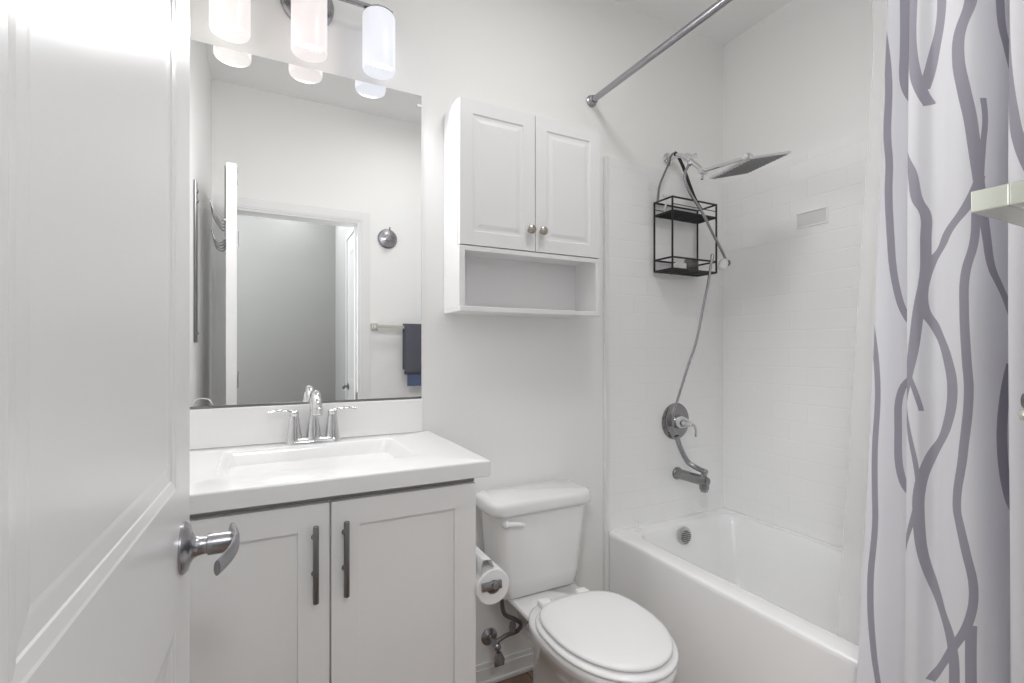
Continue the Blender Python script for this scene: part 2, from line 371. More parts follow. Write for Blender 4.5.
for s in (-1, 1):
    hx = fx+s*.0535
    h = MB().lathe([(.0225, .010), (.020, .03), (.0145, .072), (.0125, .082), (.0135, .086), (.0135, .094), (.009, .099), (.001, .101)], (hx, fy, fz), seg=28)
    h.tube([(hx-s*.004, fy, fz+.093), (hx+s*.02, fy-.002, fz+.099), (hx+s*.045, fy-.004, fz+.101), (hx+s*.072, fy-.006, fz+.097)], (.0085, .0075), 14, smooth=5, flat=.45, up=(0, 0, 1))
    h.build('handle', 'chrome', fc)
# little wire dish by the mirror, left end of the counter
wx, wy = -.190, -.43
wd = MB().ring((wx, wy, .985), (0, 0, 1), .038, .0015).ring((wx, wy, .9515), (0, 0, 1), .022, .0015)
for k in range(8):
    a = 2*PI*k/8; ca, sa = math.cos(a), math.sin(a)
    wd.tube([(wx+.022*ca, wy+.022*sa, .952), (wx+.038*ca, wy+.038*sa, .985)], .001, 6)
wd.tube([(wx-.038, wy, .985), (wx-.036, wy, 1.02), (wx-.018, wy, 1.052), (wx+.018, wy, 1.052), (wx+.036, wy, 1.02), (wx+.038, wy, .985)], .0022, 8, smooth=6)
tag(wd.build('wire_dish', 'chrome', base=(wx, wy, .950)), 'small chrome wire dish with hoop handle on the counter behind the door', 'dish')

# ================================================================ VANITY LIGHT
vl = thing('vanity_light', 'three-shade brushed nickel light bar on the wall above the mirror', 'wall light', (.127, 0, 2.31))
lz, ly = 2.312, -.073
MB().lathe([(.078, .0005), (.078, .010), (.070, .018), (.03, .022), (.0, .022)], (.127, 0, lz), (0, -1, 0), 48).lathe([(.012, .018), (.012, .075)], (.127, 0, lz), (0, -1, 0), 16).build('back_plate', 'nick', vl)
MB().tube([(-.12, ly, lz+.004), (.375, ly, lz+.004)], .008, 14).build('bar', 'nick', vl)
for x, k in ((-.079, 'left'), (.127, 'mid'), (.333, 'right')):
    MB().lathe([(.045, -.002), (.047, .004), (.040, .010), (.012, .014), (.009, .030), (.004, .034), (.001, .035)], (x, ly, 2.296), seg=32).build('shade_holder', 'nick', vl)
    area_light('vanity_bulb', (x, ly-.02, 2.108), .07, BULB_W, SHADE_COL[k], (math.radians(-46), 0, 0))
    MB().lathe([(.002, 0), (.040, 0), (.0485, .003), (.0505, .010), (.0505, .172), (.048, .178), (.002, .178)], (x, ly, 2.117), seg=40).build('lamp_shade', 'shade_'+k, vl)
# ceiling fixtures (round flush lamps; the two hall ones are added for the fill)
def flush(x, y, r, label, nm):
    t = thing(nm, label, 'ceiling light', (x, y, ZC))
    MB().lathe([(r, 0), (r, -.02), (r*.96, -.03)], (x, y, ZC)).build('rim', 'trim', t)
    MB().lathe([(.002, -.024), (r*.8, -.024), (r*.93, -.016), (r*.93, -.004)], (x, y, ZC)).build('diffuser', 'bulb', t)
flush(.84, -.80, .17, 'round white flush ceiling light above the middle of the bathroom', 'ceiling_light')
flush(-.7, -2.35, .2, 'round white flush ceiling light in the hall behind the doorway', 'ceiling_light')

flush(.20, -2.60, .12, 'small round white ceiling light added straight behind the doorway as fill', 'ceiling_light')
# ================================================================ WALL CABINET over the toilet
cx0, cx1, cy, cz0, cz1 = .575, 1.147, -.155, 1.372, 2.064
wc = thing('wall_cabinet', 'white two-door wall cabinet with open shelf above the toilet', 'cabinet', ((cx0+cx1)/2, 0, cz0))
MB().box(cx0, cx0+.016, cy+.018, -.001, cz0, cz1, .001).box(cx1-.016, cx1, cy+.018, -.001, cz0, cz1, .001).box(cx0+.016, cx1-.016, cy+.018, -.001, cz1-.016, cz1, .001)\
    .box(cx0+.016, cx1-.016, cy+.018, -.001, 1.570, 1.586, .001).box(cx0+.016, cx1-.016, -.010, -.001, cz0, cz1-.016).build('carcass', 'cab', wc, smooth=False)
MB().box(cx0+.0005, cx1-.0005, cy-.004, -.001, cz0-.014, cz0+.003, .0025).build('shelf', 'cab', wc, smooth=False)
MB().box(cx0, cx0+.020, cy+.001, cy+.018, cz0+.003, 1.575, .001).box(cx1-.020, cx1, cy+.001, cy+.018, cz0+.003, 1.575, .001).box(cx0+.02, cx1-.02, cy+.001, cy+.018, 1.560, 1.575, .001).build('face_frame', 'cab', wc, smooth=False)
rp = [(0, 0), (.004, .004), (.010, .0045), (.014, .0045), (.026, .0012), (.029, .001)]
mid = (cx0+cx1)/2; ds = []
for a, b in ((cx0+.002, mid-.0015), (mid+.0015, cx1-.002)):
    W_ = b-a; H_ = cz1-.004-1.579
    d_ = MB().slab((a, cy-.0, 1.579), (1, 0, 0), (0, 0, 1), (0, -1, 0), W_, H_, .0175, [(.045, W_-.045, .045, H_-.045)], rp).build('door', 'cab', wc, smooth=False); ds.append(d_)
for d_, x in zip(ds, (mid-.024, mid+.024)):
    MB().lathe([(.008, 0), (.006, .004), (.0055, .011), (.013, .015), (.0155, .020), (.014, .026), (.007, .030), (.001, .031)], (x, cy, 1.650), (0, -1, 0), 24).build('knob', 'brass', d_)

# ================================================================ TOILET
tx = .900
tl = thing('toilet', 'white two-piece toilet with closed lid between vanity and tub', 'toilet', (tx, -.40, 0))
R = lambda hx, y0, y1, r, z, cx=None: (rrect(cx or tx-.022, (y0+y1)/2, hx, abs(y1-y0)/2, r, 6), z)
tk = MB().zloft([R(.140, -.040, -.168, .035, .377), R(.158, -.032, -.178, .04, .383), R(.168, -.03, -.184, .045, .44), R(.182, -.03, -.192, .045, .60), R(.187, -.03, -.194, .045, .672)])
tk.build('tank', 'porc', tl, angle=60)
MB().zloft([R(.194, -.022, -.202, .040, .672), R(.203, -.016, -.209, .045, .676), R(.205, -.014, -.211, .045, .686), R(.205, -.014, -.211, .045, .706), R(.201, -.018, -.207, .043, .717), R(.188, -.03, -.194, .036, .721)]).build('tank_lid', 'porc', tl, angle=60)
fl = MB().lathe([(.013, 0), (.013, .012), (.010, .016)], (.724, -.192, .648), (0, -1, 0), 20)
fl.tube([(.718, -.209, .650), (.742, -.213, .650), (.770, -.213, .645), (.784, -.211, .640)], (.0085, .0060), 12, smooth=5, flat=1.1); fl.build('flush_lever', 'seat', tl)
# bowl, pedestal and deck in one surface
E = lambda yb, yf, hx, z, pb=2.6: (egg(tx, yb, yf, hx, pb), z)
bw = MB().zloft([E(-.16, -.60, .100, 0, 4), E(-.16, -.60, .102, .02, 4), E(-.16, -.58, .085, .05, 4), E(-.16, -.57, .083, .14, 3.5), E(-.16, -.60, .098, .21, 3), E(-.18, -.66, .134, .285, 3),
                 E(-.21, -.715, .168, .345, 2.8), E(-.24, -.730, .178, .372, 2.8), E(-.24, -.730, .178, .384, 2.8), E(-.25, -.722, .172, .390, 2.8)])
bw.build('bowl', 'porc', tl, angle=70)
MB().zloft([R(.055, -.06, -.30, .03, .20, tx), R(.075, -.05, -.31, .03, .29, tx), R(.130, -.035, -.32, .03, .358, tx-.01), R(.132, -.035, -.32, .03, .371, tx-.01), R(.126, -.04, -.315, .03, .377, tx-.01)]).build('tank_deck', 'porc', tl, angle=60)
def seatring(a, b, hx, z0, z1, e=.006):
    return MB().zloft([(egg(tx, a-e, b+e, hx-e, 3), z0), (egg(tx, a, b, hx, 3), z0+e*.8), (egg(tx, a, b, hx, 3), z1-e), (egg(tx, a-e*.6, b+e*.6, hx-e*.6, 3), z1-e*.35), (egg(tx, a-e*2.4, b+e*2.4, hx-e*2.4, 3), z1),
                       (egg(tx, a-.05, b+.05, hx-.06, 3), z1+.0015)])
seatring(-.298, -.728, .178, .391, .407).build('seat', 'seat', tl, angle=70)
seatring(-.310, -.712, .167, .410, .427, .007).build('seat_lid', 'seat', tl, angle=70)
for s in (-1, 1):
    MB().box(tx+s*.075-.02, tx+s*.075+.02, -.302, -.262, .390, .412, .006, 3).build('hinge', 'seat', tl)
    MB().lathe([(.014, 0), (.014, .008), (.009, .014), (.001, .017)], (tx+s*.105, -.33, .012)).build('bolt_cap', 'seat', tl)
# supply hose and stop valve
vs = thing('shutoff_valve', 'chrome toilet shutoff valve on the wall beside the vanity', 'valve', (.752, 0, .165))
MB().lathe([(.032, .001), (.031, .005), (.022, .011), (.012, .014)], (.752, 0, .165), (0, -1, 0), 28).build('escutcheon', 'nick', vs)
MB().lathe([(.0085, .01), (.0085, .045), (.013, .046), (.013, .078), (.008, .082)], (.752, 0, .165), (0, -1, 0), 20).tube([(.752, -.06, .165), (.764, -.06, .184)], .008).build('valve_body', 'nick', vs)
MB().zloft([(rrect(.754, -.083, .019, .006, .005), .105), (rrect(.754, -.083, .021, .007, .006), .125), (rrect(.753, -.081, .010, .007, .006), .150)]).build('handle', 'nick', vs)
sh_ = thing('supply_hose', 'braided grey water hose curving from the toilet tank to the valve', 'hose', (.75, -.06, .18))
hp_ = [(.764, -.062, .182), (.795, -.068, .195), (.822, -.090, .212), (.836, -.096, .235), (.816, -.094, .257), (.782, -.08, .275), (.768, -.08, .310), (.766, -.08, .376)]
MB().tube(hp_, .0075, 12, smooth=7).build('hose', 'braid', sh_)
MB().lathe([(.012, 0), (.014, .006), (.014, .018), (.010, .022)], (.766, -.08, .352), seg=8).build('coupling', 'rubber', sh_)
MB().lathe([(.0005, -.002), (.010, 0), (.013, .012), (.010, .030), (.004, .038)], (.800, -.095, .222), (.1, 0, 1), 14).build('tag', 'rubber', sh_)
# toilet paper
px, py, pz, pr = .526, -.47, .634, .044
hl = thing('paper_holder', 'brushed nickel toilet paper holder on the side of the vanity', 'paper holder', (.4885, -.40, .634))
MB().box(.4875, .496, -.435, -.385, pz-.022, pz+.022, .002).box(.496, px+.008, -.418, -.402, pz-.008, pz+.008, .002).lathe([(.008, 0), (.008, .135)], (px, -.404, pz), (0, -1, 0), 16)\
    .box(.490, px+.020, -.534, -.526, pz-.011, pz+.009, .0015).build('bracket', 'nick', hl)
rl = thing('toilet_paper_roll', 'white toilet paper roll on the holder beside the vanity', 'toilet paper', (px, py, pz))
def annulus(ri, ro, y0, y1):
    b = MB(); L_ = []
    for r_, y_ in ((ri, y0), (ro-.002, y0), (ro, y0-.002), (ro, y1+.002), (ro-.002, y1), (ri, y1), (ri, y0)):
        L_.append([(px+r_*math.cos(2*PI*k/40), y_, pz-.009+r_*math.sin(2*PI*k/40)) for k in range(40)])
    return b.loft(L_, cap0=False, cap1=False)
annulus(.0195, pr, -.420, -.522).build('paper', 'paper', rl)
annulus(.0175, .0195, -.419, -.523).build('core', 'card', rl)
MB().loft([[(px+pr*math.cos(a), y, pz-.009+pr*math.sin(a)) for y in (-.420, -.522)] for a in [math.radians(d) for d in range(20, 92, 8)]] +
          [[(px+.004-.002*i, y, pz+.036+.006*i) for y in (-.420, -.522)] for i in range(5)] + [[(px-.006, y, pz+.062) for y in (-.420, -.522)], [(px-.028, y, pz+.064) for y in (-.420, -.522)]] +
          [[(px-.033, y, pz+.05-.02*i) for y in (-.420, -.522)] for i in range(3)], cap0=False, cap1=False, closed=False).build('loose_sheet', 'paper', rl)
so = rl.children[-1]; m_ = so.modifiers.new('thickness', 'SOLIDIFY'); m_.thickness = .0015; m_.offset = 1

# ================================================================ TUB AND SURROUND
tb = thing('bathtub', 'white alcove bathtub with flat front apron beside the toilet', 'bathtub', (1.655, -.75, 0))
ox, oy, ohx, ohy = 1.6535, -.750, .3535, .7475
ix, iy, ihx, ihy = 1.665, -.750, .285, .667
T = MB(); Q = lambda cx, cy, hx, hy, r, z: (rrect(cx, cy, hx, hy, r, 10), z)
T.zloft([Q(ox, oy, ohx, ohy, .008, 0), Q(ox, oy, ohx, ohy, .008, .445), Q(ox, oy, ohx, ohy, .010, .458), Q(ox, oy, ohx-.003, ohy-.003, .010, .463), Q(ox, oy, ohx-.010, ohy-.010, .010, .466),
         Q(ix, iy, ihx+.012, ihy+.012, .085, .466), Q(ix, iy, ihx+.004, ihy+.004, .080, .464), Q(ix, iy, ihx, ihy, .08, .458), Q(ix, iy, ihx-.010, ihy-.012, .08, .42),
         Q(ix, iy-.01, ihx-.03, ihy-.035, .09, .25), Q(ix, iy-.01, ihx-.045, ihy-.06, .10, .14), Q(ix, iy-.01, ihx-.075, ihy-.10, .10, .105), Q(ix, iy-.01, ihx-.12, ihy-.16, .08, .095)])
T.build('tub_shell', 'tub', tb, angle=60)
od = MB().lathe([(.036, 0), (.038, .004), (.037, .012), (.030, .016)], (1.640, -.096, .420), (0, -1, .12), 36).build('overflow_cover', 'satin', tb)
g = MB()
for k in range(-3, 4):
    wdt = math.sqrt(max(.028**2-(k*.0085)**2, 0)); g.box(1.640-wdt, 1.640+wdt, -.117, -.1115, .4215+k*.0085-.0022, .4135+k*.0085+.0022, .0008)
g.build('overflow_grille', 'dnick', od)
MB().lathe([(.03, 0), (.03, .003), (.02, .005), (.001, .005)], (1.65, -.30, .095)).build('drain', 'chrome', tb)
pc = MB().zloft([(rrect(1.420, -.055, .018, .008, .007), .466), (rrect(1.420, -.055, .018, .008, .007), .469), (rrect(1.420, -.052, .005, .004, .003), .472), (rrect(1.418, -.052, .004, .003, .002), .490), (rrect(1.424, -.052, .004, .003, .002), .500)])
tag(pc.build('tub_clip', 'glassy', base=(1.42, -.055, .466)), 'tiny clear plastic clip standing on the tub rim corner', 'clip')

sr = thing('shower_surround', 'glossy white moulded subway-tile surround above the bathtub', 'shower surround', (1.65, 0, .46))
MB().box(1.280, 2.010, -.012, -.001, .4645, 2.04).build('back_panel', 'tile', sr, smooth=False)
MB().box(1.998, 2.010, -1.498, -.0122, .4645, 2.04).build('side_panel', 'tile', sr, smooth=False)
MB().box(1.282, 1.9978, -1.499, -1.488, .4645, 2.04).build('end_panel', 'tile', sr, smooth=False)
MB().box(1.278, 1.298, -.019, -.001, .0, 2.043, .005).build('edge_trim', 'trim', sr, smooth=False)
for b_ in (MB().box(1.991, 1.9985, -.507, -.376, 1.796, 1.802, .001).box(1.991, 1.9985, -.507, -.376, 1.736, 1.742, .001).box(1.991, 1.9985, -.507, -.501, 1.742, 1.796, .001).box(1.991, 1.9985, -.382, -.376, 1.742, 1.796, .001),):
    b_.build('embossed_frame', 'tub', sr, smooth=False)
MB().box(1.9965, 1.9985, -.501, -.382, 1.742, 1.796).build('embossed_plate', 'plate', sr, smooth=False)

# ---------------------------------------------------------------- shower fittings
SX = 1.647
sa = thing('rain_shower', 'square chrome rain shower head on a jointed wall arm', 'shower head', (SX, 0, 2.10))
MB().lathe([(.030, .0), (.029, .004), (.020, .010), (.012, .012)], (SX, -.012 if 2.1 < 2.04 else 0, 2.098), (0, -1, 0), 32).build('flange', 'chrome', sa)
MB().tube([(SX, -.005, 2.098), (SX, -.06, 2.095), (SX, -.10, 2.075), (SX, -.13, 2.05)], .0105, 16, smooth=6).build('wall_arm', 'chrome', sa)
dv = MB().lathe([(.014, 0), (.018, .004), (.018, .035), (.014, .04)], (SX, -.105, 2.074), (0, -.72, -.5), 24)
dv.lathe([(.011, 0), (.011, .038), (.008, .042)], (SX, -.125, 2.060), (.9, -.1, .45), 20).lathe([(.009, .0), (.009, .035)], (SX, -.125, 2.060), (-.2, -.2, -1), 16)
dv.build('diverter', 'chrome', sa)
MB().tube([(SX, -.13, 2.05), (SX, -.165, 2.015), (SX, -.196, 1.985)], .0095, 14).lathe([(.013, -.016), (.014, -.012), (.014, .012), (.013, .016)], (SX, -.198, 1.981), (1, 0, 0), 22)\
    .tube([(SX, -.198, 1.981), (SX-.01, -.205, 1.965), (SX-.022, -.213, 1.938)], (.004, .0055), 10, flat=.6).build('knuckle', 'chrome', sa)
MB().tube([(SX, -.198, 1.981), (SX-.003, -.41, 1.964)], .0075, 14).build('extension_arm', 'chrome', sa)
MB().lathe([(.012, -.018), (.016, -.012), (.018, 0), (.016, .012), (.012, .018)], (SX-.003, -.413, 1.962), (1, 0, .1), 22).lathe([(.013, 0), (.016, .01), (.022, .024)], (SX-.003, -.417, 1.957), (.24, .03, -1), 24).build('ball_joint', 'chrome', sa)
Rm = Matrix.Translation((SX-.004, -.418, 1.930)) @ Matrix.Rotation(math.radians(-7), 4, 'Z') @ Matrix.Rotation(-math.radians(14), 4, 'Y') @ Matrix.Rotation(math.radians(-2), 4, 'X')
MB().box(-.101, .101, -.101, .101, -.004, .004, .002, M4=Rm).build('head_plate', 'chrome', sa, smooth=False)
hn = MB()
MB().box(-.096, .096, -.096, .096, -.0052, -.0042, M4=Rm).build('nozzle_face', 'noz', sa, smooth=False)
for i in range(12):
    hn.box(-.090, .090, -.088+i*.016-.0022, -.088+i*.016+.0022, -.0075, -.0052, .0008, 1, M4=Rm)
hn.build('nozzle_rows', 'rubber', sa, smooth=False)

# black wire caddy
qx0, qx1, qy0, qy1 = 1.545, 1.811, -.022, -.128
cd = thing('shower_caddy', 'black two-tier wire shower caddy hanging from the shower arm', 'shower caddy', (1.647, -.07, 1.575))
b = MB(); rr_ = .0042
for x in (qx0, qx1):
    for y in (qy0, qy1): b.tube([(x, y, 1.573), (x, y, 1.883)], rr_, 8)
for z in (1.880, 1.625, 1.576, 1.822):
    b.tube([(qx0, qy0, z), (qx1, qy0, z)], rr_, 8).tube([(qx0, qy1, z), (qx1, qy1, z)], rr_, 8).tube([(qx0, qy0, z), (qx0, qy1, z)], rr_, 8).tube([(qx1, qy0, z), (qx1, qy1, z)], rr_, 8)
b.tube([(qx0, qy0, 1.850), (qx1, qy0, 1.850)], .002, 6).tube([(qx0, qy1, 1.850), (qx1, qy1, 1.850)], .002, 6)
b.build('frame', 'black', cd)
for z in (1.820, 1.574):
    b = MB()
    for k in range(17):
        y = qy1+(qy0-qy1)*(k+.5)/17; b.tube([(qx0, y, z), (qx1, y, z)], .0015, 6)
    for k in range(4): x = qx0+(qx1-qx0)*(k+.5)/4; b.tube([(x, qy0, z-.002), (x, qy1, z-.002)], .002, 6)
    b.build('basket_floor', 'black', cd)
for x, sg in ((qx0, -1), (qx1, 1)):
    b = MB().tube([(SX+sg*.004, -.045, 2.112), (SX+sg*.022, -.043, 2.098), (SX+sg*.045 if sg < 0 else SX+.06, -.042, 2.045), (x+.012 if sg < 0 else x-.045, -.042, 1.955 if sg < 0 else 1.935), (x, -.042, 1.882)], (.0042, .0050) if sg < 0 else (.0050, .0062), 8, smooth=6, flat=1.5 if sg > 0 else 1.0, up=(1, 0, 0))
    b.build('strap', 'black' if sg > 0 else 'dchrome', cd)
MB().tube([(SX-.006, -.045, 2.108), (SX, -.045, 2.114), (SX+.006, -.045, 2.108)], .006, 10).build('hook', 'black', cd)
# bits kept in the caddy
sg_ = MB()
bmesh.ops.create_icosphere(sg_.bm, subdivisions=3, radius=1)
for v in sg_.bm.verts:
    n = v.co.normalized(); f_ = 1+.13*math.sin(7*n.x+2)*math.cos(6*n.y)+.08*math.sin(11*n.z)
    v.co = Vector((1.700+.036*n.x*f_, -.085+.028*n.y*f_, 1.610+.030*n.z*f_))
tag(sg_.build('bath_sponge', 'sponge', base=(1.70, -.085, 1.58)), 'dark speckled sponge lying in the lower basket of the shower caddy', 'sponge')
sb = MB().zloft([(rrect(1.625, -.09, .024, .020, .010), 1.579), (rrect(1.625, -.09, .026, .022, .010), 1.584), (rrect(1.625, -.09, .026, .022, .010), 1.606), (rrect(1.625, -.09, .020, .016, .010), 1.611)])
tag(sb.build('soap_bar', 'seat', base=(1.625, -.09, 1.579)), 'small white soap bar in the lower basket of the shower caddy', 'soap')
rz = MB().tube([(1.575, -.05, 1.826), (1.580, -.055, 1.87), (1.578, -.06, 1.905)], (.005, .0035), 10, smooth=4).box(1.560, 1.600, -.066, -.056, 1.900, 1.910, .002)
tag(rz.build('razor', 'glassy', base=(1.578, -.055, 1.826)), 'clear white razor standing in the upper basket of the shower caddy', 'razor')

# hand sprayer and hoses
hs = thing('hand_sprayer', 'white and chrome hand sprayer hanging beside the caddy', 'shower sprayer', (1.84, -.13, 1.60))
MB().lathe([(.004, -.002), (.017, 0), (.020, .006), (.020, .030), (.015, .042), (.009, .048)], (1.822, -.150, 1.590), (.35, 0, .94), 24).build('spray_body', 'seat', hs)
MB().lathe([(.013, 0), (.014, .004), (.014, .012), (.010, .016)], (1.848, -.150, 1.618), (1, -.3, .3), 20).build('spray_face', 'dnick', hs)
MB().tube([(SX-.004, -.130, 2.035)]+[(1.5974, -0.145, 1.9691), (1.6213, -0.15, 1.9033), (1.6906, -0.155, 1.8258), (1.7521, -0.155, 1.7462), (1.8089, -0.155, 1.6773)]+[(1.842, -.152, 1.635)], .0058, 12, smooth=8).build('upper_hose', 'nick', hs)
lh = thing('shower_hose', 'thin chrome shower hose running down from the caddy to the tub spout', 'hose', (1.70, -.05, .70))
SPY = -.17
pts = [(1.758, -0.15, 1.6382), (1.7389, -0.145, 1.5191), (1.7229, -0.14, 1.4487), (1.6969, -0.12, 1.2739), (1.6602, -0.1, 1.1466), (1.6323, -0.075, 1.0184), (1.6156, -0.062, 0.9429), (1.6177, -0.06, 0.8895), (1.6357, -0.06, 0.8571)]
MB().tube(pts, .0055, 12, smooth=8).lathe([(.008, 0), (.008, .03), (.004, .036)], (1.758, -0.15, 1.6163), (.05, 0, 1), 14).build('hose', 'nick', lh)
MB().tube([(1.6439, -0.055, 0.8468), (1.6682, -0.058, 0.7871), (1.6931, -0.075, 0.7298), (1.7104, -0.11, 0.7087), (1.7035, -0.165, 0.704)], .0115, 14, smooth=8).build('spout_connector', 'nick', lh)
# valve trim
vv = thing('shower_valve', 'round chrome shower valve plate with lever handle on tiled wall', 'shower valve', (1.69, -.012, .903))
MB().lathe([(.083, 0), (.083, .004), (.076, .010), (.060, .013), (.050, .010), (.034, .012), (.030, .016)], (1.680, -.012, .905), (0, -1, 0), 56).build('escutcheon', 'dchrome', vv)
MB().lathe([(.030, 0), (.029, .030), (.020, .050), (.013, .075), (.012, .082), (.002, .084)], (1.680, -.025, .905), (0, -1, 0), 32).build('valve_sleeve', 'chrome', vv)
MB().tube([(1.680, -.100, .907), (1.692, -.110, .900), (1.700, -.114, .878), (1.702, -.112, .848)], (.0065, .0075), 12, smooth=6, flat=.7).build('lever', 'chrome', vv)
# tub spout
ts = thing('tub_spout', 'dark chrome tub spout with diverter knob below the valve', 'tub spout', (1.69, -.012, .665))
MB().lathe([(.028, 0), (.028, .008), (.024, .012), (.0225, .05), (.0215, .162), (.019, .172), (.012, .176)], (1.690, -.012, .667), (0, -1, 0), 28)\
    .zloft([(rrect(1.690, -.167, .019, .018, .015), .632), (rrect(1.690, -.167, .020, .019, .016), .650), (rrect(1.690, -.167, .018, .016, .015), .672)]).build('spout_body', 'dchrome', ts)
MB().lathe([(.012, 0), (.012, .016), (.008, .020), (.004, .021)], (1.690, -.165, .682), seg=18).build('diverter_knob', 'nick', ts)
MB().lathe([(.0155, 0), (.0165, .003), (.0165, .014), (.012, .016)], (1.690, -.167, .621), seg=24).build('diverter_collar', 'nick', ts)

# ================================================================ ROD, CURTAIN, LINER
RX, RZ = 1.217, 2.262
rd = thing('curtain_rod', 'chrome shower curtain rod fixed high between the end walls', 'curtain rod', (RX, -.75, RZ))
MB().tube([(RX, -.004, RZ), (RX, -1.496, RZ)], .0125, 20).build('rod', 'nick', rd)
for y, s in ((0, -1), (YF, 1)):
    MB().lathe([(.024, .0005), (.024, .006), (.018, .010), (.018, .022), (.014, .024)], (RX, y, RZ), (0, s, 0), 28).build('flange', 'nick', rd)

CP = [(1.222, -1.080), (1.235, -1.092), (1.262, -1.112), (1.264, -1.132), (1.232, -1.146), (1.190, -1.143), (1.162, -1.144), (1.156, -1.160), (1.170, -1.181), (1.160, -1.205), (1.156, -1.230), (1.168, -1.250),
      (1.200, -1.262), (1.240, -1.271), (1.256, -1.283), (1.230, -1.292), (1.180, -1.291), (1.150, -1.294), (1.142, -1.312), (1.158, -1.345), (1.200, -1.368), (1.250, -1.385), (1.258, -1.402), (1.215, -1.414),
      (1.165, -1.410), (1.150, -1.425), (1.160, -1.455), (1.190, -1.478)]
def cloth(path, ztop, zbot, nz, warp):
    P = catmull([(x, y, 0) for x, y in path], 8); s_ = [0.0]
    for a_, b_ in zip(P[:-1], P[1:]): s_.append(s_[-1]+(b_-a_).length)
    bm = bmesh.new(); uvl = bm.loops.layers.uv.new('cloth'); rows = []
    for j in range(nz+1):
        z = ztop+(zbot-ztop)*j/nz
        rows.append([(bm.verts.new(warp(p.x, p.y, z, si)), si, z) for p, si in zip(P, s_)])
    for r0, r1 in zip(rows[:-1], rows[1:]):
        for i in range(len(P)-1):
            q = (r0[i], r0[i+1], r1[i+1], r1[i]); f = bm.faces.new([t[0] for t in q])
            for lp, t in zip(f.loops, q): lp[uvl].uv = (t[1], t[2])
    return bm
def warp(x, y, z, s):
    k = max(0, (2.0-z)/1.5)
    y2 = y+.050*k*(max(0, y+1.29)/.2)**5
    return (1.212+(x-1.212)*(.6+.4*min(1, (2.24-z)/.2))+.003*math.sin(3*z+9*s), y2+.002*math.sin(4*z+5*s), z)
STRANDS = []   # filled below: (half width, [(z, s), ...])
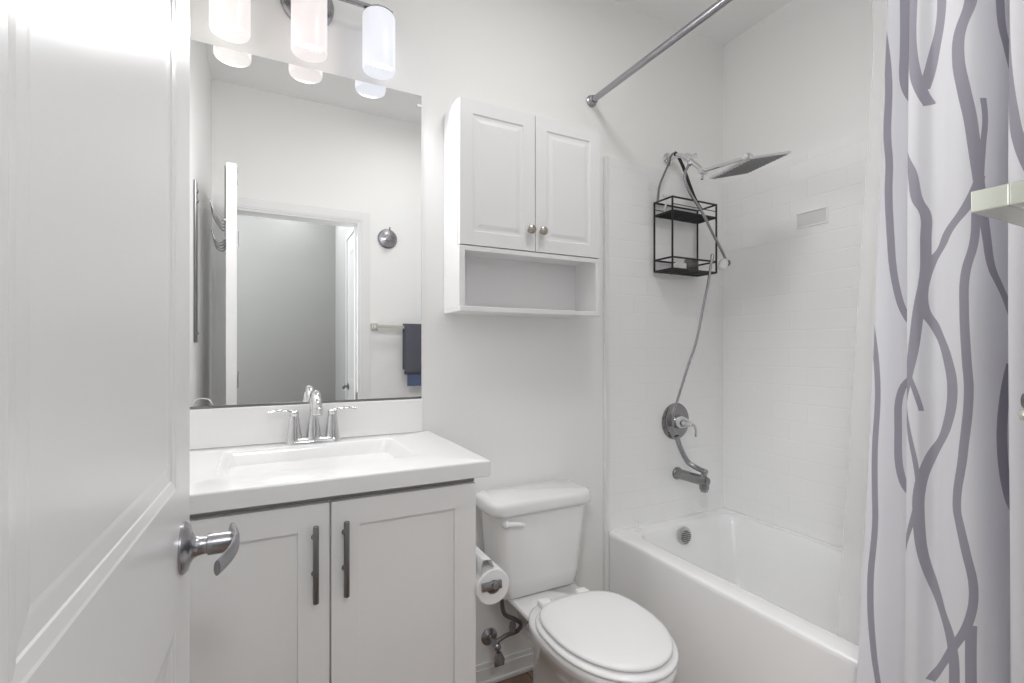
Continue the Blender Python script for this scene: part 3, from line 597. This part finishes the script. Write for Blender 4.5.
#STRANDS_BEGIN
STRANDS = [(0.0095, [(2.22, 0.262), (2.05, 0.292), (1.874, 0.2849), (1.819, 0.2686), (1.777, 0.2672), (1.711, 0.2762), (1.659, 0.2849), (1.605, 0.2909), (1.549, 0.2971), (1.49, 0.3042), (1.435, 0.3121), (1.384, 0.3214), (1.35, 0.3407), (1.315, 0.3627), (1.15, 0.43), (0.9, 0.47), (0.6, 0.42), (0.2, 0.48)]),
           (0.0059, [(1.692, 0.3043), (1.652, 0.3083), (1.604, 0.3042), (1.549, 0.3006)]),
           (0.0087, [(1.549, 0.3006), (1.499, 0.282), (1.448, 0.2476), (1.432, 0.2408), (1.398, 0.2184), (1.337, 0.205), (1.226, 0.1916), (1.186, 0.1847), (1.15, 0.178), (1.1, 0.165)]),
           (0.0067, [(1.542, 0.2986), (1.498, 0.2939), (1.432, 0.2907), (1.369, 0.2778), (1.304, 0.2761), (1.212, 0.2791), (1.156, 0.2818), (1.037, 0.2733), (0.932, 0.2641), (0.913, 0.2671), (0.863, 0.2762), (0.788, 0.2878), (0.734, 0.2819), (0.668, 0.2575), (0.582, 0.2184)]),
           (0.0087, [(1.65, 0.165), (1.615, 0.178), (1.585, 0.1892), (1.529, 0.1987), (1.496, 0.2116), (1.447, 0.2116), (1.396, 0.2116), (1.315, 0.2081), (1.273, 0.2273), (1.219, 0.2477), (1.155, 0.2574), (1.086, 0.2475), (1.012, 0.2153), (0.952, 0.2021), (0.894, 0.2015), (0.824, 0.2082), (0.742, 0.2341), (0.676, 0.2564), (0.606, 0.2607), (0.4, 0.25), (0.2, 0.21)]),
           (0.0098, [(2.2, 0.2), (1.932, 0.187), (1.811, 0.1892), (1.743, 0.2045), (1.712, 0.2177)]),
           (0.0098, [(2.2, 0.225), (1.905, 0.2373), (1.858, 0.2338), (1.815, 0.2248), (1.771, 0.2152), (1.744, 0.2077)]),
           (0.008, [(0.726, 0.2848), (0.68, 0.2842), (0.619, 0.2848), (0.2, 0.295)]),
           (0.014, [(1.205, 0.372), (1.125, 0.3495), (1.039, 0.3462), (0.962, 0.3622), (0.93, 0.38), (0.85, 0.43)]),
           (0.0112, [(2.2, 0.31), (1.874, 0.3406), (1.828, 0.3464), (1.786, 0.3626), (1.6, 0.43), (1.3, 0.47), (1.0, 0.43)]),
           (0.0084, [(2.2, 0.51), (1.9, 0.495), (1.61, 0.517), (1.581, 0.5232), (1.566, 0.5267), (1.3, 0.6), (0.9, 0.56), (0.5, 0.63), (0.2, 0.6)]),
           (0.0119, [(2.2, 0.02), (1.956, 0.0348), (1.878, 0.0369), (1.822, 0.0379), (1.79, 0.046), (1.75, 0.08)]),
           (0.0062, [(2.0, -0.02), (1.93, -0.006), (1.825, 0.0069), (1.698, 0.0089), (1.639, 0.0133), (1.583, 0.0134), (1.506, 0.0171), (1.472, 0.0193), (1.415, 0.0234), (1.355, 0.0325), (1.318, 0.0417), (1.28, 0.06), (1.24, 0.1)]),
           (0.0058, [(1.21, 0.1), (1.175, 0.06), (1.142, 0.0418), (1.053, 0.0381), (0.943, 0.046), (0.91, 0.06), (0.87, 0.1)]),
           (0.0036, [(1.5, -0.03), (1.3, -0.005), (1.156, 0.0068), (0.997, 0.0069), (0.912, 0.0089), (0.846, 0.0109), (0.691, 0.0089), (0.54, 0.0162), (0.475, 0.0225), (0.2, 0.05)]),
           (0.0112, [(2.2, 0.72), (1.8, 0.68), (1.3, 0.76), (0.8, 0.7), (0.2, 0.78)]),
           (0.0084, [(2.2, 0.62), (1.7, 0.7), (1.2, 0.66), (0.7, 0.72), (0.2, 0.68)]),
           (0.0042, [(1.21, 0.178), (1.19, 0.183), (1.15, 0.195), (1.11, 0.205)]),
           (0.0038, [(1.14, 0.172), (1.1, 0.18), (1.06, 0.187), (1.0, 0.197), (0.96, 0.2), (0.92, 0.197), (0.85, 0.183), (0.8, 0.17)])]
#STRANDS_END
def curtain_mat():
    m = mat('wavy_stripe_fabric', (.84, .84, .85), .8, bump=.2, bscale=500); nt = m.node_tree; b = nt.nodes['Principled BSDF']
    uv = nt.nodes.new('ShaderNodeUVMap'); uv.uv_map = 'cloth'; sp_ = nt.nodes.new('ShaderNodeSeparateXYZ'); nt.links.new(uv.outputs[0], sp_.inputs[0])
    zn = nt.nodes.new('ShaderNodeMath'); zn.operation = 'DIVIDE'; zn.inputs[1].default_value = 2.4; nt.links.new(sp_.outputs[1], zn.inputs[0])
    acc = None
    for hw, pts_ in STRANDS:
        fc_ = nt.nodes.new('ShaderNodeFloatCurve'); cu = fc_.mapping.curves[0]
        pts_ = sorted(pts_)
        cu.points[0].location = (pts_[0][0]/2.4, pts_[0][1]+.2); cu.points[1].location = (pts_[-1][0]/2.4, pts_[-1][1]+.2)
        for z, s in pts_[1:-1]: cu.points.new(z/2.4, s+.2)
        fc_.mapping.extend = 'HORIZONTAL'; fc_.mapping.update(); nt.links.new(zn.outputs[0], fc_.inputs['Value'])
        o2_ = nt.nodes.new('ShaderNodeMath'); o2_.inputs[1].default_value = .2; nt.links.new(sp_.outputs[0], o2_.inputs[0])
        d = nt.nodes.new('ShaderNodeMath'); d.operation = 'SUBTRACT'; nt.links.new(o2_.outputs[0], d.inputs[0]); nt.links.new(fc_.outputs[0], d.inputs[1])
        a_ = nt.nodes.new('ShaderNodeMath'); a_.operation = 'ABSOLUTE'; nt.links.new(d.outputs[0], a_.inputs[0])
        l_ = nt.nodes.new('ShaderNodeMath'); l_.operation = 'LESS_THAN'; l_.inputs[1].default_value = hw; nt.links.new(a_.outputs[0], l_.inputs[0])
        # strand stops outside its z range
        g1 = nt.nodes.new('ShaderNodeMath'); g1.operation = 'GREATER_THAN'; g1.inputs[1].default_value = pts_[0][0]; nt.links.new(sp_.outputs[1], g1.inputs[0])
        g2 = nt.nodes.new('ShaderNodeMath'); g2.operation = 'LESS_THAN'; g2.inputs[1].default_value = pts_[-1][0]; nt.links.new(sp_.outputs[1], g2.inputs[0])
        m1 = nt.nodes.new('ShaderNodeMath'); m1.operation = 'MULTIPLY'; nt.links.new(g1.outputs[0], m1.inputs[0]); nt.links.new(g2.outputs[0], m1.inputs[1])
        m2 = nt.nodes.new('ShaderNodeMath'); m2.operation = 'MULTIPLY'; nt.links.new(m1.outputs[0], m2.inputs[0]); nt.links.new(l_.outputs[0], m2.inputs[1])
        if acc is None: acc = m2.outputs[0]
        else:
            x_ = nt.nodes.new('ShaderNodeMath'); x_.operation = 'MAXIMUM'; nt.links.new(acc, x_.inputs[0]); nt.links.new(m2.outputs[0], x_.inputs[1]); acc = x_.outputs[0]
    mx = nt.nodes.new('ShaderNodeMix'); mx.data_type = 'RGBA'; mx.inputs[6].default_value = (.83, .83, .86, 1); mx.inputs[7].default_value = (.37, .355, .41, 1)
    nt.links.new(acc, mx.inputs[0]); nt.links.new(mx.outputs[2], b.inputs['Base Color'])
    tr_ = nt.nodes.new('ShaderNodeBsdfTranslucent'); nt.links.new(mx.outputs[2], tr_.inputs[0]); ms = nt.nodes.new('ShaderNodeMixShader'); ms.inputs[0].default_value = .2
    out = [n for n in nt.nodes if n.type == 'OUTPUT_MATERIAL'][0]
    nt.links.new(b.outputs[0], ms.inputs[1]); nt.links.new(tr_.outputs[0], ms.inputs[2]); nt.links.new(ms.outputs[0], out.inputs[0])
    return m
cu_t = thing('shower_curtain', 'white fabric shower curtain with wavy grey-purple lines, gathered at the right', 'curtain', (RX, -1.28, .15))
mb = MB(); mb.bm.free(); mb.bm = cloth(CP, 2.232, .16, 60, warp)
cl = mb.build('fabric', curtain_mat(), cu_t, angle=80)
for k in range(7):
    y = -1.09-k*.062
    MB().ring((RX, y, RZ-.012), (0, 1, 0), .0265, .0016).build('ring', 'nick', cu_t)
m = mat('clear_liner_film', (.86, .86, .85), .25); nt = m.node_tree; b_ = nt.nodes['Principled BSDF']
tp = nt.nodes.new('ShaderNodeBsdfTransparent'); ms = nt.nodes.new('ShaderNodeMixShader'); ms.inputs[0].default_value = .30
out = [n for n in nt.nodes if n.type == 'OUTPUT_MATERIAL'][0]; nt.links.new(tp.outputs[0], ms.inputs[1]); nt.links.new(b_.outputs[0], ms.inputs[2]); nt.links.new(ms.outputs[0], out.inputs[0])
M['liner'] = m
ln = thing('curtain_liner', 'clear plastic shower liner hanging inside the tub behind the patterned curtain', 'shower liner', (RX+.05, -1.2, .3))
LP = [(1.290, -1.03), (1.300, -1.06), (1.288, -1.10), (1.305, -1.15), (1.29, -1.20), (1.305, -1.25), (1.29, -1.30), (1.305, -1.35), (1.29, -1.40), (1.30, -1.46)]
def lwarp(x, y, z, s):
    k = max(0, min(1, (2.2-z)/1.9)); return (RX+.012+(x-RX-.012)*min(1, (2.25-z)/.3)+.115*k, y+.17*k*(y+1.46)/.43, z)
mb = MB(); mb.bm.free(); mb.bm = cloth(LP, 2.232, .28, 40, lwarp); mb.build('film', 'liner', ln, angle=80)
for k in range(4):
    MB().ring((RX, -1.06-k*.115, RZ-.012), (0, 1, 0), .0262, .0014).build('ring', 'nick', ln)

# ================================================================ DOOR WALL FITTINGS (towel bar close by the camera, seen again in the mirror)
bz, bx0, bx1 = 1.376, .623, 1.10
tbx = thing('towel_bar', 'flat pale metal towel bar on the wall beside the doorway', 'towel bar', (.86, YF, bz))
MB().box(bx0, bx1, -1.457, -1.429, bz-.0105, bz+.0105, .0012).build('bar', 'cream', tbx, smooth=False)
for x in (bx0, bx1-.02):
    MB().box(x, x+.020, YF+.006, -1.457, bz-.0105, bz+.0105, .0012).box(x-.012, x+.032, YF+.0005, YF+.007, bz-.024, bz+.024, .002).build('post', 'cream', tbx, smooth=False)
tw = thing('hand_towel', 'blue-grey hand towel folded over the towel bar', 'towel', (.91, -1.44, 1.02))
def sheet(x0, x1, zb, off, mt, nm, z1=None):
    path = [(-1.4255+off, zb), (-1.4255+off, 1.2), (-1.4258+off, bz), (-1.430+off*.5, bz+.0165+off), (-1.443, bz+.018+off), (-1.456-off*.5, bz+.0165+off), (-1.4625-off, bz), (-1.463-off, 1.2), (-1.465-off, zb+.03)]
    pp = catmull([(0, y, z) for y, z in path], 5)
    b2 = MB(); nx = 12
    b2.loft([[(x0+(x1-x0)*i/nx, p.y+.001*math.sin(i*1.3+p.z*7), p.z) for i in range(nx+1)] for p in pp], cap0=False, cap1=False, closed=False)
    o2 = b2.build(nm, mt, tw, angle=80); mm = o2.modifiers.new('thickness', 'SOLIDIFY'); mm.thickness = .003; mm.offset = 1; return o2
sheet(.805, 1.02, 1.075, .001, 'towel', 'outer_fold'); 
MB().box(.825, 1.01, -1.4295, -1.4265, 1.00, 1.10, .001).build('lower_band', 'towel2', tw)
rh = thing('robe_hook', 'round chrome robe hook high on the wall beside the doorway casing', 'robe hook', (.715, YF, 1.94))
MB().lathe([(.062, .0005), (.062, .008), (.054, .016), (.022, .020), (.016, .022), (.016, .045), (.024, .050), (.024, .062), (.002, .066)], (.715, YF, 1.94), (0, 1, 0), 40).build('rosette', 'nick', rh)
MB().tube([(.715, YF+.05, 1.945), (.715, YF+.065, 1.975), (.715, YF+.07, 2.0)], .005, 10).build('prong', 'nick', rh)
h2 = thing('curtain_holdback', 'small nickel and cream holdback knob low on the wall near the curtain', 'holdback', (.965, YF, 1.15))
MB().lathe([(.022, .0005), (.022, .006), (.008, .010), (.008, .115), (.015, .118), (.017, .126), (.010, .134), (.001, .136)], (.965, YF, 1.158), (0, 1, 0), 24).build('stem', 'dnick', h2)
MB().lathe([(.002, 0), (.012, .002), (.015, .010), (.012, .018), (.004, .020)], (.963, -1.376, 1.128), (0, 0, 1), 20).build('knob', 'cream', h2)
